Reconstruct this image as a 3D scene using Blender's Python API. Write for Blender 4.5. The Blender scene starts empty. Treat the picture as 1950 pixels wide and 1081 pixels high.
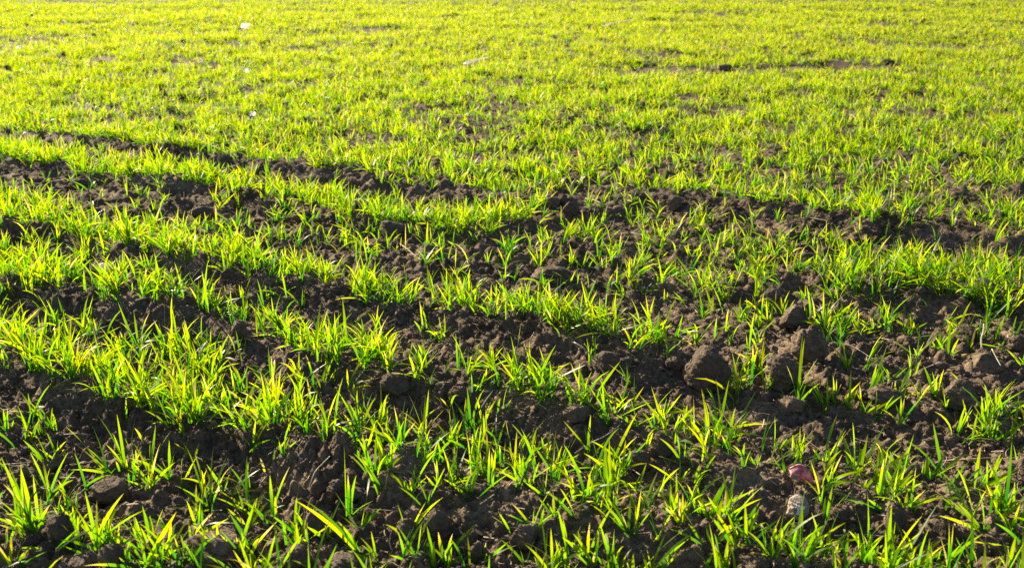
import bpy, math, random
import numpy as np
from mathutils import Vector

random.seed(7)
RNG = np.random.default_rng(11)
scene = bpy.context.scene
COL = scene.collection

# ------------------------------------------------------------------ camera numbers
PW, PH = 1950.0, 1081.0
FPX = 1896.0                       # 35 mm lens on a 36 mm sensor
CAM_H = 0.86
HORIZON = -100.0
PITCH = math.atan((PH / 2 - HORIZON) / FPX)
SP, CP = math.sin(PITCH), math.cos(PITCH)


def ground(u, v, z=0.0):
    """ground point under a point of the photograph's frame"""
    xr = (np.asarray(u, float) - PW / 2) / FPX
    yu = -(np.asarray(v, float) - PH / 2) / FPX
    dy = CP + yu * SP
    dz = -SP + yu * CP
    t = (z - CAM_H) / dz
    return xr * t, dy * t


def frame(x, y, z=0.0):
    f = y * CP + (CAM_H - z) * SP
    up = y * SP + (z - CAM_H) * CP
    return PW / 2 + FPX * x / f, PH / 2 - FPX * up / f


def scale_at(x, y):
    """metres per photo pixel at a ground point"""
    return (y * CP + CAM_H * SP) / FPX


# ------------------------------------------------------------------ noise
def _hash(ix, iy, seed):
    h = (ix.astype(np.int64) * 374761393 + iy.astype(np.int64) * 668265263 + seed * 2147483647) & 0xFFFFFFFF
    h = ((h ^ (h >> 13)) * 1274126177) & 0xFFFFFFFF
    h = h ^ (h >> 16)
    return (h & 0xFFFFFF).astype(np.float64) / 0xFFFFFF


def vnoise(x, y, seed=0):
    ix, iy = np.floor(x), np.floor(y)
    fx, fy = x - ix, y - iy
    fx = fx * fx * fx * (fx * (fx * 6 - 15) + 10)
    fy = fy * fy * fy * (fy * (fy * 6 - 15) + 10)
    a, b = _hash(ix, iy, seed), _hash(ix + 1, iy, seed)
    c, d = _hash(ix, iy + 1, seed), _hash(ix + 1, iy + 1, seed)
    return (a * (1 - fx) + b * fx) * (1 - fy) + (c * (1 - fx) + d * fx) * fy - 0.5


def fbm(x, y, seed=0, octs=4, gain=0.5):
    s, a = 0.0, 1.0
    for o in range(octs):
        c, q = math.cos(o * 1.1 + .4), math.sin(o * 1.1 + .4)
        s = s + a * vnoise((x * c - y * q) * 2 ** o, (x * q + y * c) * 2 ** o, seed + o * 17)
        a *= gain
    return s


def lumps(x, y, cell, seed, keep=0.6, flat=0.75):
    """rounded clods pressed into the ground: the tallest of the random domes that cover a point"""
    best = np.zeros_like(x)
    gx, gy = np.floor(x / cell), np.floor(y / cell)
    for i in (-1, 0, 1):
        for j in (-1, 0, 1):
            cx, cy = gx + i, gy + j
            on = _hash(cx, cy, seed) < keep
            px = (cx + 0.15 + 0.7 * _hash(cx, cy, seed + 1)) * cell
            py = (cy + 0.15 + 0.7 * _hash(cx, cy, seed + 2)) * cell
            r = cell * (0.28 + 0.42 * _hash(cx, cy, seed + 3))
            an = _hash(cx, cy, seed + 4) * 6.283
            dx, dy = x - px, y - py
            ca, sa = np.cos(an), np.sin(an)
            ex, ey = (dx * ca + dy * sa), (-dx * sa + dy * ca) * 1.35
            d2 = ex * ex + ey * ey
            h = np.sqrt(np.maximum(r * r - d2, 0)) * flat * (0.6 + 0.6 * _hash(cx, cy, seed + 5))
            best = np.maximum(best, np.where(on, h, 0))
    return best


# ------------------------------------------------------------------ seed rows (photo frame: u, first v, last v of the plants' feet)
ROW_1 = [(-300, 255, 285), (0, 275, 307), (100, 285, 317), (167, 295, 333), (250, 305, 345), (363, 318, 352), (420, 330, 360), (493, 345, 380), (560, 355, 378),
         (633, 365, 408), (707, 380, 424), (790, 400, 440), (870, 400, 436), (960, 380, 430), (1020, 380, 415)]
ROW_2 = [(-300, 330, 400), (0, 372, 440), (77, 388, 440), (217, 412, 477), (323, 436, 503), (413, 455, 523), (500, 490, 536), (563, 506, 547), (640, 524, 560),
         (735, 540, 583), (832, 552, 592), (913, 564, 602), (1021, 578, 618), (1090, 595, 641), (1150, 610, 655), (1207, 632, 677), (1298, 650, 688)]
ROW_3 = [(-300, 440, 520), (0, 480, 560), (133, 500, 570), (216, 530, 580), (330, 550, 582), (390, 562, 592), (455, 598, 640), (508, 615, 650), (563, 638, 675),
         (646, 655, 694), (757, 680, 716), (841, 695, 727), (924, 705, 741), (1004, 720, 758), (1099, 745, 788), (1154, 762, 797), (1210, 790, 825), (1294, 815, 865),
         (1380, 840, 895), (1453, 860, 908), (1545, 890, 930), (1650, 900, 960), (1750, 910, 975), (2300, 1050, 1130)]
ROW_4 = [(-250, 560, 660), (0, 612, 690), (86, 632, 719), (166, 655, 745), (230, 672, 780), (300, 690, 808), (400, 702, 828), (470, 718, 840), (550, 752, 858),
         (602, 772, 872), (650, 790, 888), (710, 815, 912), (783, 838, 928), (836, 855, 935), (900, 870, 942), (1000, 890, 950), (1110, 915, 985), (1202, 945, 1011),
         (1252, 960, 1018), (1336, 970, 1039), (1405, 985, 1046), (1480, 1040, 1090), (1600, 1060, 1120), (1800, 1075, 1160), (2300, 1180, 1300)]
ROW_5 = [(-400, 760, 880), (0, 930, 1020), (150, 990, 1055), (300, 1040, 1100), (500, 1090, 1160), (900, 1200, 1280), (1400, 1350, 1450)]
ROW_6 = [(1060, 445, 495), (1130, 435, 490), (1200, 448, 540), (1310, 452, 562), (1410, 458, 580), (1533, 472, 545), (1600, 490, 552), (1700, 500, 574), (1800, 505, 596),
         (1950, 505, 600), (2400, 520, 650)]
FIELD = [(-600, 225), (0, 250), (187, 266), (273, 283), (383, 292), (457, 302), (520, 310), (600, 320), (693, 332), (790, 352), (850, 362), (1017, 378), (1100, 362),
         (1200, 366), (1400, 382), (1500, 392), (1560, 410), (1650, 430), (1750, 432), (1850, 440), (1950, 452), (2500, 500)]


def lerp_ext(u, pts, k):
    p = np.array([(a[0], a[k]) for a in pts], float)
    r = np.interp(u, p[:, 0], p[:, 1])
    lo, hi = u < p[0, 0], u > p[-1, 0]
    r = np.where(lo, p[0, 1] + (u - p[0, 0]) * (p[1, 1] - p[0, 1]) / (p[1, 0] - p[0, 0]), r)
    return np.where(hi, p[-1, 1] + (u - p[-1, 0]) * (p[-1, 1] - p[-2, 1]) / (p[-1, 0] - p[-2, 0]), r)


BARE = [(900, 245, 95, 26, .75), (690, 268, 80, 14, .8), (960, 205, 60, 20, .6), (1320, 138, 190, 10, 1), (1600, 132, 130, 9, .95), (1240, 105, 60, 8, .7), (1640, 218, 45, 12, .75),
        (1850, 226, 25, 9, .9), (1350, 305, 80, 16, .45), (1700, 320, 45, 10, .45), (1790, 335, 45, 10, .6), (195, 119, 35, 7, .9), (365, 122, 40, 6, .9), (440, 90, 30, 5, .85),
        (600, 95, 55, 5, .8), (240, 62, 30, 4, .7), (500, 228, 55, 9, .75), (140, 205, 60, 8, .7), (1590, 290, 35, 10, .4), (1480, 330, 45, 9, .35), (1030, 300, 70, 14, .5),
        (1680, 52, 40, 5, .7), (1290, 45, 60, 4, .6), (620, 25, 60, 3, .6), (1100, 80, 60, 5, .5), (1880, 150, 60, 9, .5), (1420, 205, 70, 7, .4), (230, 8, 110, 2.5, .8),
        (1180, 215, 60, 9, .4), (760, 200, 50, 9, .5), (840, 300, 70, 10, .5), (90, 168, 45, 5, .5), (1520, 180, 50, 7, .4), (60, 110, 40, 5, .6), (1010, 122, 70, 5, .6)]

# bare openings among the near rows
GAPS = [(1445, 965, 62, 40, 1), (1640, 845, 120, 30, 1), (1800, 1040, 60, 40, .9), (930, 1000, 110, 40, .9), (1350, 700, 50, 50, 1), (60, 760, 90, 22, .9), (1545, 660, 45, 50, 1),
        (1490, 715, 40, 40, .9), (370, 870, 90, 14, .7), (720, 960, 60, 20, .8), (1870, 700, 45, 35, .9), (1500, 800, 120, 16, .8), (1530, 935, 40, 30, 1)]

# thinly grown ground between the rows
SPRINKLE = [(660, 465, 130, 36, .30), (960, 470, 150, 60, .34), (450, 450, 120, 30, .30), (1240, 510, 190, 60, .50), (1440, 560, 150, 70, .42), (1160, 470, 90, 30, .36),
            (1400, 640, 90, 30, .4), (1415, 725, 40, 24, .9), (1400, 850, 110, 40, .5), (900, 415, 120, 30, .7), (1650, 640, 130, 30, .34), (1870, 640, 80, 30, .34), (1880, 815, 90, 34, .8),
            (1640, 930, 130, 50, .35), (600, 430, 80, 20, .3), (1570, 610, 50, 16, .7), (60, 640, 90, 40, .6), (1620, 770, 80, 30, .3), (1230, 900, 120, 50, .35),
            (90, 470, 150, 40, .55), (300, 535, 120, 30, .5), (250, 690, 260, 40, .7), (480, 770, 160, 60, .6), (80, 660, 110, 50, .7), (40, 560, 80, 40, .6), (300, 455, 130, 22, .5),
            (1250, 432, 150, 20, .36), (1550, 470, 120, 18, .5), (40, 820, 60, 30, .6), (850, 870, 160, 50, .55), (1050, 930, 130, 40, .45)]


def cover(x, y):
    """how thickly the wheat stands at a ground point, 0 .. 1"""
    u, v = frame(x, np.maximum(y, 0.35), height(x, y))
    wob = fbm(x * 9, y * 9, 91, 3) * 0.05
    d = np.clip(.075 + .20 * fbm(x * 5, y * 5, 75, 2), 0, .2)
    rag = np.clip(1.0 + .15 * np.clip((700 - u) / 500, 0, 1) + 1.5 * fbm(x * 7, y * 7, 71, 3) + 1.5 * fbm(x * 22, y * 22, 73, 2), .10, 1)
    for row, w in ((ROW_1, .95), (ROW_2, .95), (ROW_3, .92), (ROW_4, .9), (ROW_5, .40), (ROW_6, 0.0)):
        a, b = lerp_ext(u, row, 1), lerp_ext(u, row, 2)
        m = (a + b) / 2
        hw = np.maximum((b - a) / 2, 3)
        q = 1.32 - np.abs((v - m) / hw + wob * 9)
        ww = w
        if row is ROW_1:
            ww = w * (u < 1040)
        if row is ROW_2:
            ww = w * (u < 1310)
        if row is ROW_3:
            ww = np.where((u > 1180) & (v > 780), .70, w)
        if row is ROW_4:
            ww = np.where((v > 850) & (u > 640), .72, w)
        if row is ROW_6:
            ww = np.where(u < 1570, .50, .92) * (u > 1040)
        d = np.maximum(d, np.clip(q * 1.7, 0, 1) * ww * rag)
    for (bu, bv, ru, rv, s) in GAPS:
        q = ((u - bu) / ru) ** 2 + ((v - bv) / rv) ** 2 + wob * 6
        d = d * (1 - s * np.clip(2.2 - 1.2 * q, 0, 1))
    for (bu, bv, ru, rv, s) in SPRINKLE:
        q = ((u - bu) / ru) ** 2 + ((v - bv) / rv) ** 2 + wob * 6
        d = np.maximum(d, s * np.clip(2 - 1.5 * q, 0, 1) * rag)
    f = lerp_ext(u, FIELD, 1)
    inside = np.clip((f - v) / 7 + wob * 14, 0, 1)
    big = fbm(x * 0.45 + y * .1, y * 1.5, 5, 3)
    fine = fbm(x * 3.0, y * 4.2, 6, 3)
    fd = np.clip(0.96 + big * .7 + fine * 1.3, 0.15, 1.0)
    fd = fd * np.clip(.82 + 2.4 * fbm(x * 13, y * 13, 65, 2), .06, 1.15) * np.where(v > 190, .95, 1.05)
    for (bu, bv, ru, rv, s) in BARE:
        q = ((u - bu) / ru) ** 2 + ((v - bv) / rv) ** 2 + wob * 9
        fd = fd * (1 - s * np.clip(1.6 - q, 0, 1))
    d = np.maximum(d, inside * fd)
    away = (u < -200) | (u > 2200) | (y < 1.0)
    gen = np.clip(.5 + 3.0 * np.sin((x * .62 + y * .78) / .24 * 6.283 + fbm(x, y, 44, 2) * 4), 0, .9) * (v > 250) + (v <= 250) * fd
    return np.where(away, np.maximum(gen, d * (v <= 250)), d)


def ridge(x, y):
    """drill ridges: the plants stand on low crests whose near side falls off into the next furrow"""
    u, v = frame(x, np.maximum(y, 0.35))
    s = np.maximum((np.maximum(y, .35) * CP + CAM_H * SP) / FPX, 1e-4)
    h = np.zeros_like(x)
    for row, amp in ((ROW_1, .030), (ROW_2, .034), (ROW_3, .036), (ROW_4, .034), (ROW_5, .028), (ROW_6, .022)):
        b = lerp_ext(u, row, 2)
        a = lerp_ext(u, row, 1)
        c = b - (b - a) * .28 + (amp + .012) * CP / s
        dep = s * FPX / np.maximum(v - HORIZON, 30)       # ground depth per photo pixel
        d = (v - c) * dep                                  # metres towards the viewer from the crest
        g = np.where(d > 0, np.exp(-(d / .060) ** 2), np.exp(-(d / .13) ** 2))
        g = g * np.clip(1.2 - np.maximum(np.abs(x) - 2.5, 0), 0, 1)
        if row is ROW_1 or row is ROW_2:
            g = g * np.clip((1350 - u) / 120, 0, 1)
        if row is ROW_6:
            g = g * np.clip((u - 1000) / 150, 0, 1)
        h = np.maximum(h, amp * g)
    b = lerp_ext(u, FIELD, 1)
    d = (v - b + 4 - .045 * CP / s) * s * FPX / np.maximum(v - HORIZON, 30)
    h = np.maximum(h, .035 * np.where(d > 0, np.exp(-(d / .07) ** 2), np.exp(-(d / .25) ** 2)))
    return h


def height(x, y, spacing=0.004):
    x, y = np.asarray(x, float), np.asarray(y, float)
    r = np.hypot(x, y)
    sp = np.maximum(.003, r * .0024)
    h = fbm(x * .8, y * .8, 1, 3) * .05 * np.clip((r - 1.2) / 6, .12, 1) + fbm(x * 3, y * 3, 2, 3) * .028 + ridge(x, y)
    bare = 1.0
    patch = np.clip(.75 + 1.3 * fbm(x * 2.3, y * 2.3, 77, 2), .25, 1.3)
    for cell, seed, keep, flat in ((.15, 301, .16, .22), (.075, 311, .26, .36), (.042, 321, .42, .50), (.026, 331, .62, .70), (.016, 341, .75, .85)):
        k = np.clip(cell / sp / 3.2 - .35, 0, 1)
        m = k > 0.001
        if m.any():
            add = np.zeros_like(x)
            wx = x[m] + fbm(x[m] / cell * .9, y[m] / cell * .9, seed + 9, 2) * cell * .35
            wy = y[m] + fbm(x[m] / cell * .9, y[m] / cell * .9, seed + 12, 2) * cell * .35
            add[m] = lumps(wx, wy, cell, seed, keep, flat)
            h = h + add * k * patch * bare * .8
    k = np.clip(.02 / sp - 1, 0, 1)
    m = k > .001
    if m.any():
        g = np.zeros_like(x)
        g[m] = fbm(x[m] * 50, y[m] * 50, 8, 4, .6) * .013
        rg = np.abs(fbm(x[m] * 34, y[m] * 34, 18, 3, .6))
        g[m] -= np.clip(.16 - rg, 0, 1) * .035
        h = h + g * k
    return h


# ------------------------------------------------------------------ materials
def new_mat(name):
    m = bpy.data.materials.new(name)
    m.use_nodes = True
    nt = m.node_tree
    nt.nodes.clear()
    return m, nt, nt.nodes.new('ShaderNodeOutputMaterial')


def soil_material(name, dark, mid, pale, bump=.5, scale=1.0):
    m, nt, out = new_mat(name)
    N, L = nt.nodes, nt.links
    geo = N.new('ShaderNodeNewGeometry')
    p = N.new('ShaderNodeBsdfPrincipled')
    p.inputs['Roughness'].default_value = .95
    p.inputs['Specular IOR Level'].default_value = .18
    n1 = N.new('ShaderNodeTexNoise'); n1.inputs['Scale'].default_value = 9 * scale; n1.inputs['Detail'].default_value = 5
    n2 = N.new('ShaderNodeTexNoise'); n2.inputs['Scale'].default_value = 90 * scale; n2.inputs['Detail'].default_value = 6
    n3 = N.new('ShaderNodeTexNoise'); n3.inputs['Scale'].default_value = 420 * scale; n3.inputs['Detail'].default_value = 3
    for n in (n1, n2, n3):
        L.new(geo.outputs['Position'], n.inputs['Vector'])
    mix = N.new('ShaderNodeMath'); mix.operation = 'ADD'
    sc = N.new('ShaderNodeMath'); sc.operation = 'MULTIPLY'; sc.inputs[1].default_value = .5
    L.new(n1.outputs['Fac'], mix.inputs[0]); L.new(n2.outputs['Fac'], mix.inputs[1]); L.new(mix.outputs[0], sc.inputs[0])
    r = N.new('ShaderNodeValToRGB')
    r.color_ramp.elements[0].position = .36; r.color_ramp.elements[0].color = (*dark, 1)
    r.color_ramp.elements[1].position = .66; r.color_ramp.elements[1].color = (*pale, 1)
    e = r.color_ramp.elements.new(.5); e.color = (*mid, 1)
    L.new(sc.outputs[0], r.inputs['Fac'])
    L.new(r.outputs['Color'], p.inputs['Base Color'])
    ba = N.new('ShaderNodeMath'); ba.operation = 'ADD'
    b2 = N.new('ShaderNodeMath'); b2.operation = 'MULTIPLY'; b2.inputs[1].default_value = .35
    L.new(n3.outputs['Fac'], b2.inputs[0]); L.new(n2.outputs['Fac'], ba.inputs[0]); L.new(b2.outputs[0], ba.inputs[1])
    bp = N.new('ShaderNodeBump'); bp.inputs['Strength'].default_value = bump; bp.inputs['Distance'].default_value = .006
    L.new(ba.outputs[0], bp.inputs['Height']); L.new(bp.outputs['Normal'], p.inputs['Normal'])
    L.new(p.outputs[0], out.inputs['Surface'])
    return m


def leaf_material(name):
    m, nt, out = new_mat(name)
    N, L = nt.nodes, nt.links
    at = N.new('ShaderNodeAttribute'); at.attribute_name = 'tint'
    al = N.new('ShaderNodeAttribute'); al.attribute_name = 'along'
    rd = N.new('ShaderNodeValToRGB'); rt = N.new('ShaderNodeValToRGB')

    def ramp(r, stops):
        r.color_ramp.elements[0].position, r.color_ramp.elements[0].color = stops[0][0], (*stops[0][1], 1)
        r.color_ramp.elements[1].position, r.color_ramp.elements[1].color = stops[-1][0], (*stops[-1][1], 1)
        for pos, c in stops[1:-1]:
            r.color_ramp.elements.new(pos).color = (*c, 1)
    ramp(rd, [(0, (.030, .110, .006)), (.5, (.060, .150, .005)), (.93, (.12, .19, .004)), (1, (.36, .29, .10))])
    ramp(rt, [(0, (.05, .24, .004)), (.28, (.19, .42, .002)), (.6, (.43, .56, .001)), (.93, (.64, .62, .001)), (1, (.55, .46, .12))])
    # shade low on each blade is painted in as deeper green; tips are yellower
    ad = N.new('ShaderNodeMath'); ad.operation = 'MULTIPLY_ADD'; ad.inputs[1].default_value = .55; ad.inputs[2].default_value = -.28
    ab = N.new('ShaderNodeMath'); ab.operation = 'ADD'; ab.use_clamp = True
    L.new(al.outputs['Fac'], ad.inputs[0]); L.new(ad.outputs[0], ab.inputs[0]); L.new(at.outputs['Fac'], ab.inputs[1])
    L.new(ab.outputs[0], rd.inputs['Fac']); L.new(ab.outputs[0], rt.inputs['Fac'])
    d = N.new('ShaderNodeBsdfPrincipled')
    d.inputs['Roughness'].default_value = .42
    d.inputs['Specular IOR Level'].default_value = .30
    L.new(rd.outputs['Color'], d.inputs['Base Color'])
    t = N.new('ShaderNodeBsdfTranslucent')
    L.new(rt.outputs['Color'], t.inputs['Color'])
    mx = N.new('ShaderNodeMixShader'); mx.inputs['Fac'].default_value = .6
    L.new(d.outputs[0], mx.inputs[1]); L.new(t.outputs[0], mx.inputs[2])
    L.new(mx.outputs[0], out.inputs['Surface'])
    return m


def plain_material(name, c1, c2, scale, rough=.8, translucent=0.0):
    m, nt, out = new_mat(name)
    N, L = nt.nodes, nt.links
    tc = N.new('ShaderNodeTexCoord')
    n = N.new('ShaderNodeTexNoise'); n.inputs['Scale'].default_value = scale; n.inputs['Detail'].default_value = 4
    L.new(tc.outputs['Object'], n.inputs['Vector'])
    r = N.new('ShaderNodeValToRGB')
    r.color_ramp.elements[0].position = .38; r.color_ramp.elements[0].color = (*c1, 1)
    r.color_ramp.elements[1].position = .62; r.color_ramp.elements[1].color = (*c2, 1)
    p = N.new('ShaderNodeBsdfPrincipled'); p.inputs['Roughness'].default_value = rough
    p.inputs['Specular IOR Level'].default_value = .3
    L.new(n.outputs['Fac'], r.inputs['Fac']); L.new(r.outputs['Color'], p.inputs['Base Color'])
    b = N.new('ShaderNodeBump'); b.inputs['Strength'].default_value = .3; b.inputs['Distance'].default_value = .002
    L.new(n.outputs['Fac'], b.inputs['Height']); L.new(b.outputs['Normal'], p.inputs['Normal'])
    if translucent:
        t = N.new('ShaderNodeBsdfTranslucent'); L.new(r.outputs['Color'], t.inputs['Color'])
        mx = N.new('ShaderNodeMixShader'); mx.inputs['Fac'].default_value = translucent
        L.new(p.outputs[0], mx.inputs[1]); L.new(t.outputs[0], mx.inputs[2]); L.new(mx.outputs[0], out.inputs['Surface'])
    else:
        L.new(p.outputs[0], out.inputs['Surface'])
    return m


M_SOIL = soil_material('field soil', (.052, .037, .025), (.118, .084, .057), (.245, .174, .116), 1.0)
M_CLOD = soil_material('dried clod', (.074, .055, .040), (.118, .088, .063), (.22, .163, .114), 1.0)
M_LEAF = leaf_material('young wheat leaf')
M_STONE = plain_material('brown field stone', (.22, .18, .145), (.36, .30, .24), 150, .85)
M_STRAW = plain_material('weathered straw', (.24, .19, .13), (.46, .38, .27), 60, .7)
M_STRAW_GREY = plain_material('grey weathered stalk', (.16, .14, .12), (.30, .26, .21), 60, .8)
M_PALE = plain_material('bleached stalk', (.80, .77, .68), (.92, .90, .84), 40, .6, .65)
M_SCRAP = plain_material('thin white scrap', (.82, .80, .76), (.93, .92, .90), 60, .6, .6)
M_PEBBLE = plain_material('pale quartz', (.74, .71, .64), (.90, .88, .83), 60, .6, .45)
M_MARK = plain_material('white chalky mark', (.70, .74, .78), (.86, .88, .90), 90, .6)
M_PINK = plain_material('faded pink skin', (.42, .10, .13), (.66, .34, .36), 130, .5, .3)
M_RIM = plain_material('dull grey edge', (.20, .17, .15), (.36, .31, .27), 120, .7)


# ------------------------------------------------------------------ mesh helpers
def mesh_from(name, co, faces_flat, face_len, mat, smooth=True, attrs=None):
    me = bpy.data.meshes.new(name)
    nv, nf = len(co), len(faces_flat) // face_len
    me.vertices.add(nv)
    me.vertices.foreach_set('co', np.ascontiguousarray(co, np.float32).ravel())
    me.loops.add(nf * face_len)
    me.loops.foreach_set('vertex_index', np.ascontiguousarray(faces_flat, np.int32))
    me.polygons.add(nf)
    me.polygons.foreach_set('loop_start', np.arange(0, nf * face_len, face_len, dtype=np.int32))
    me.polygons.foreach_set('loop_total', np.full(nf, face_len, np.int32))
    me.polygons.foreach_set('use_smooth', np.full(nf, smooth, bool))
    for k, a in (attrs or {}).items():
        at = me.attributes.new(k, 'FLOAT', 'POINT')
        at.data.foreach_set('value', np.ascontiguousarray(a, np.float32))
    me.update(calc_edges=True)
    me.materials.append(mat)
    return me


def link(name, me, loc=(0, 0, 0), parent=None):
    o = bpy.data.objects.new(name, me)
    COL.objects.link(o)
    o.location = loc
    if parent:
        o.parent = parent
    return o


def tag(o, label=None, category=None, group=None, kind=None):
    for k, val in (('label', label), ('category', category), ('group', group), ('kind', kind)):
        if val:
            o[k] = val
    return o


# ------------------------------------------------------------------ the ground: one sheet, fine near the viewer, out to the horizon
def build_ground():
    inner = np.linspace(-.88, .88, 760)
    outer = np.linspace(.88, 2 * math.pi - .88, 90)[1:-1]
    th = np.concatenate([inner, outer])
    rs = [0.25]
    while rs[-1] < 900:
        r = rs[-1]
        rs.append(r * (1.0025 if 1.0 < r < 6 else 1.0045 if r < 12 else 1.008 if r < 30 else 1.05))
    rs = np.array(rs)
    R, T = np.meshgrid(rs, th, indexing='ij')
    x, y = (R * np.sin(T)).ravel(), (R * np.cos(T)).ravel()
    z = np.zeros_like(x)
    near = R.ravel() < 60
    z[near] = height(x[near], y[near])
    zf = height(x[~near], y[~near])
    z[~near] = zf
    co = np.stack([x, y, z], 1)
    co = np.vstack([co, [[0, 0, float(z[:len(th)].mean())]]])
    nr, nt = len(rs), len(th)
    i = np.arange(nr - 1)[:, None]
    j = np.arange(nt)[None, :]
    jn = (j + 1) % nt
    q = np.stack([i * nt + j, i * nt + jn, (i + 1) * nt + jn, (i + 1) * nt + j], -1).reshape(-1)
    me = mesh_from('soil', co, q, 4, M_SOIL)
    o = link('soil', me)
    tag(o, 'dark crumbly ploughed soil of the wheat field', None, None, 'structure')


build_ground()

# ------------------------------------------------------------------ wheat blades
def ribbons(P, width, side, tint, seg_w=None):
    """P: B x n x 3 centre lines, width: B, side: B x n x 3 unit; -> vertices, quads, attributes"""
    B, n, _ = P.shape
    t = np.linspace(0, 1, n)[None, :]
    prof = np.clip(.62 + 1.5 * t, 0, 1) * np.clip((1 - t) * 2.6, 0, 1) ** .8
    prof = np.maximum(prof, .03)
    w = (width[:, None] * prof * .5)[..., None]
    V = np.stack([P - side * w, P + side * w], 2)          # B n 2 3
    idx = np.arange(B * n * 2).reshape(B, n, 2)
    q = np.stack([idx[:, :-1, 0], idx[:, :-1, 1], idx[:, 1:, 1], idx[:, 1:, 0]], -1).reshape(-1)
    brown = (np.modf(tint * 977.0)[0] < .07)[:, None] * np.clip((t - .62) * 4, 0, 1)       # a few withered tips
    tv = np.broadcast_to((tint[:, None] + brown * .9)[..., None], (B, n, 2))
    return V.reshape(-1, 3), q, tv.reshape(-1), np.broadcast_to(t[..., None], (B, n, 2)).reshape(-1)


def grown(base, L, az, inc, curve, twist, n):
    B = len(base)
    t = np.linspace(0, 1, n)
    ang = inc[:, None] * (.35 + .65 * np.clip(t * 3, 0, 1))[None] + curve[:, None] * (t ** 1.6)[None]
    st = L[:, None] / (n - 1)
    am = (ang[:, 1:] + ang[:, :-1]) / 2
    hx = np.concatenate([np.zeros((B, 1)), np.cumsum(np.sin(am) * st, 1)], 1)
    hz = np.concatenate([np.zeros((B, 1)), np.cumsum(np.cos(am) * st, 1)], 1)
    ca, sa = np.cos(az)[:, None], np.sin(az)[:, None]
    P = np.stack([base[:, :1] + hx * ca, base[:, 1:2] + hx * sa, base[:, 2:3] + hz], -1)
    tw = twist[:, None] * (.25 + t[None])
    sx, sy = -sa, ca
    nx, ny, nz = np.cos(ang) * ca, np.cos(ang) * sa, -np.sin(ang)
    c, s = np.cos(tw), np.sin(tw)
    S = np.stack([sx * c + nx * s, sy * c + ny * s, nz * s], -1)
    return P, S


def plants_to_blades(x, y, z, rng, nb, hscale, flat=.10):
    """blade parameters of many plants: arrays over the blades"""
    idx = np.repeat(np.arange(len(x)), nb)
    B = len(idx)
    base = np.stack([x[idx], y[idx], z[idx]], 1)
    base[:, :2] += rng.normal(0, .004, (B, 2))
    base[:, 2] -= .004
    L = rng.uniform(.055, .108, B) * hscale[idx] * np.where(rng.random(B) < .18, .6, 1)
    lean_az = rng.uniform(0, 6.283, len(x))
    az = rng.uniform(0, 6.283, B)
    az = np.where(rng.random(B) < .4, lean_az[idx] + rng.normal(0, .6, B), az)
    inc = np.abs(rng.normal(.40, .36, B))
    inc = np.where(rng.random(B) < flat, rng.uniform(.9, 1.4, B), inc)
    curve = np.abs(rng.normal(.30, .46, B))
    curve = np.minimum(curve, 1.75 - np.minimum(inc, 1.2))
    twist = rng.normal(0, 1.0, B)
    tint = np.clip(rng.normal(.34, .17, B) + rng.normal(0, .13, len(x))[idx] + np.clip((y[idx] - 2.6) * .035, 0, .22), 0, .90)
    dry = rng.random(B) < .015
    tint = np.where(dry, 1.0, tint)
    return base, L, az, inc, curve, twist, tint, idx


# --- plants traced one by one near the viewer: (foot), (blade tips)
T1 = """60,180 -10,60 60,-20 100,-30 20,20;190,200 110,-40 180,-60 240,10 340,20;320,385 245,160 300,110 180,190;385,350 420,180 300,250;
740,430 550,180 690,20 545,70 610,250 500,400 620,340;860,410 870,-10 815,140 780,-30 770,210;895,430 930,210 970,10;1020,520 850,410 880,470;1040,540 945,320 1165,180;
1165,510 1160,200 1120,330 1190,300;1220,480 1255,310 1330,320;1430,670 1355,210 1225,480 1370,260 1570,290 1520,450 1780,650 1500,200;1660,640 1700,340 1600,560;
1540,550 1780,400 1790,545;1740,740 1790,570 1780,290;1680,800 1560,800 1790,770;240,870 -5,570 -5,690 40,300 110,460 190,370;290,780 110,460 270,420 200,660 320,600;
180,740 100,470 30,300;300,640 560,380 490,265 590,430 430,350;520,910 435,690 430,790;515,830 470,680 520,640;660,980 545,620 630,520 680,600 850,560 420,880 740,710;
700,900 870,600 1110,600;760,930 770,770 840,740;820,940 850,740;985,980 840,730 960,700 975,640;1050,920 1060,690 1130,660 980,640;1000,1080 1200,770 1270,640;
1150,980 1215,710 1350,670 1100,900;1110,1030 1270,920;1290,1060 1300,790 1330,950 1230,900;1310,890 1450,840 1560,740;1510,1055 1400,920;1630,1060 1640,840;
1690,1050 1780,870;75,1080 80,840 65,950;20,950 300,955;110,1080 330,960;370,960 130,1000"""
T2 = """20,740 70,560 -20,600 0,650;140,770 180,560 245,390 190,380;380,850 170,660 240,740;300,770 320,560 350,450;375,820 350,720 330,640;520,860 570,660 640,560;
740,980 390,550 330,560 600,740;870,1070 740,860 760,900;740,850 580,540 590,690 815,510 800,680 900,630 650,560;660,720 680,400 740,400 670,180;790,470 660,300 780,130;
880,480 770,320 700,290;890,400 870,200 850,130;940,400 960,200 1000,210;1090,540 930,420 940,450 1115,370 1260,270;1280,545 1270,310 1250,300;1300,540 1500,450;
1500,600 1400,540 1500,430 1420,500;1525,600 1780,360;1640,470 1420,160 1500,400 1640,280;1700,400 1640,250 1650,160;1600,400 1605,150;1400,440 1380,200 1370,330;
1030,1050 940,980 1190,720;1070,890 1000,630 1190,620 1310,580;1130,1000 1200,760;1240,1070 1200,770 1250,870;1140,1070 1060,950;1300,1030 1380,880 1540,780;
1345,1070 1370,910;1480,1070 1440,880;1570,1070 1600,910;1790,760 1690,680;240,910 215,730;10,1000 50,870;460,1080 440,1040"""
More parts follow.
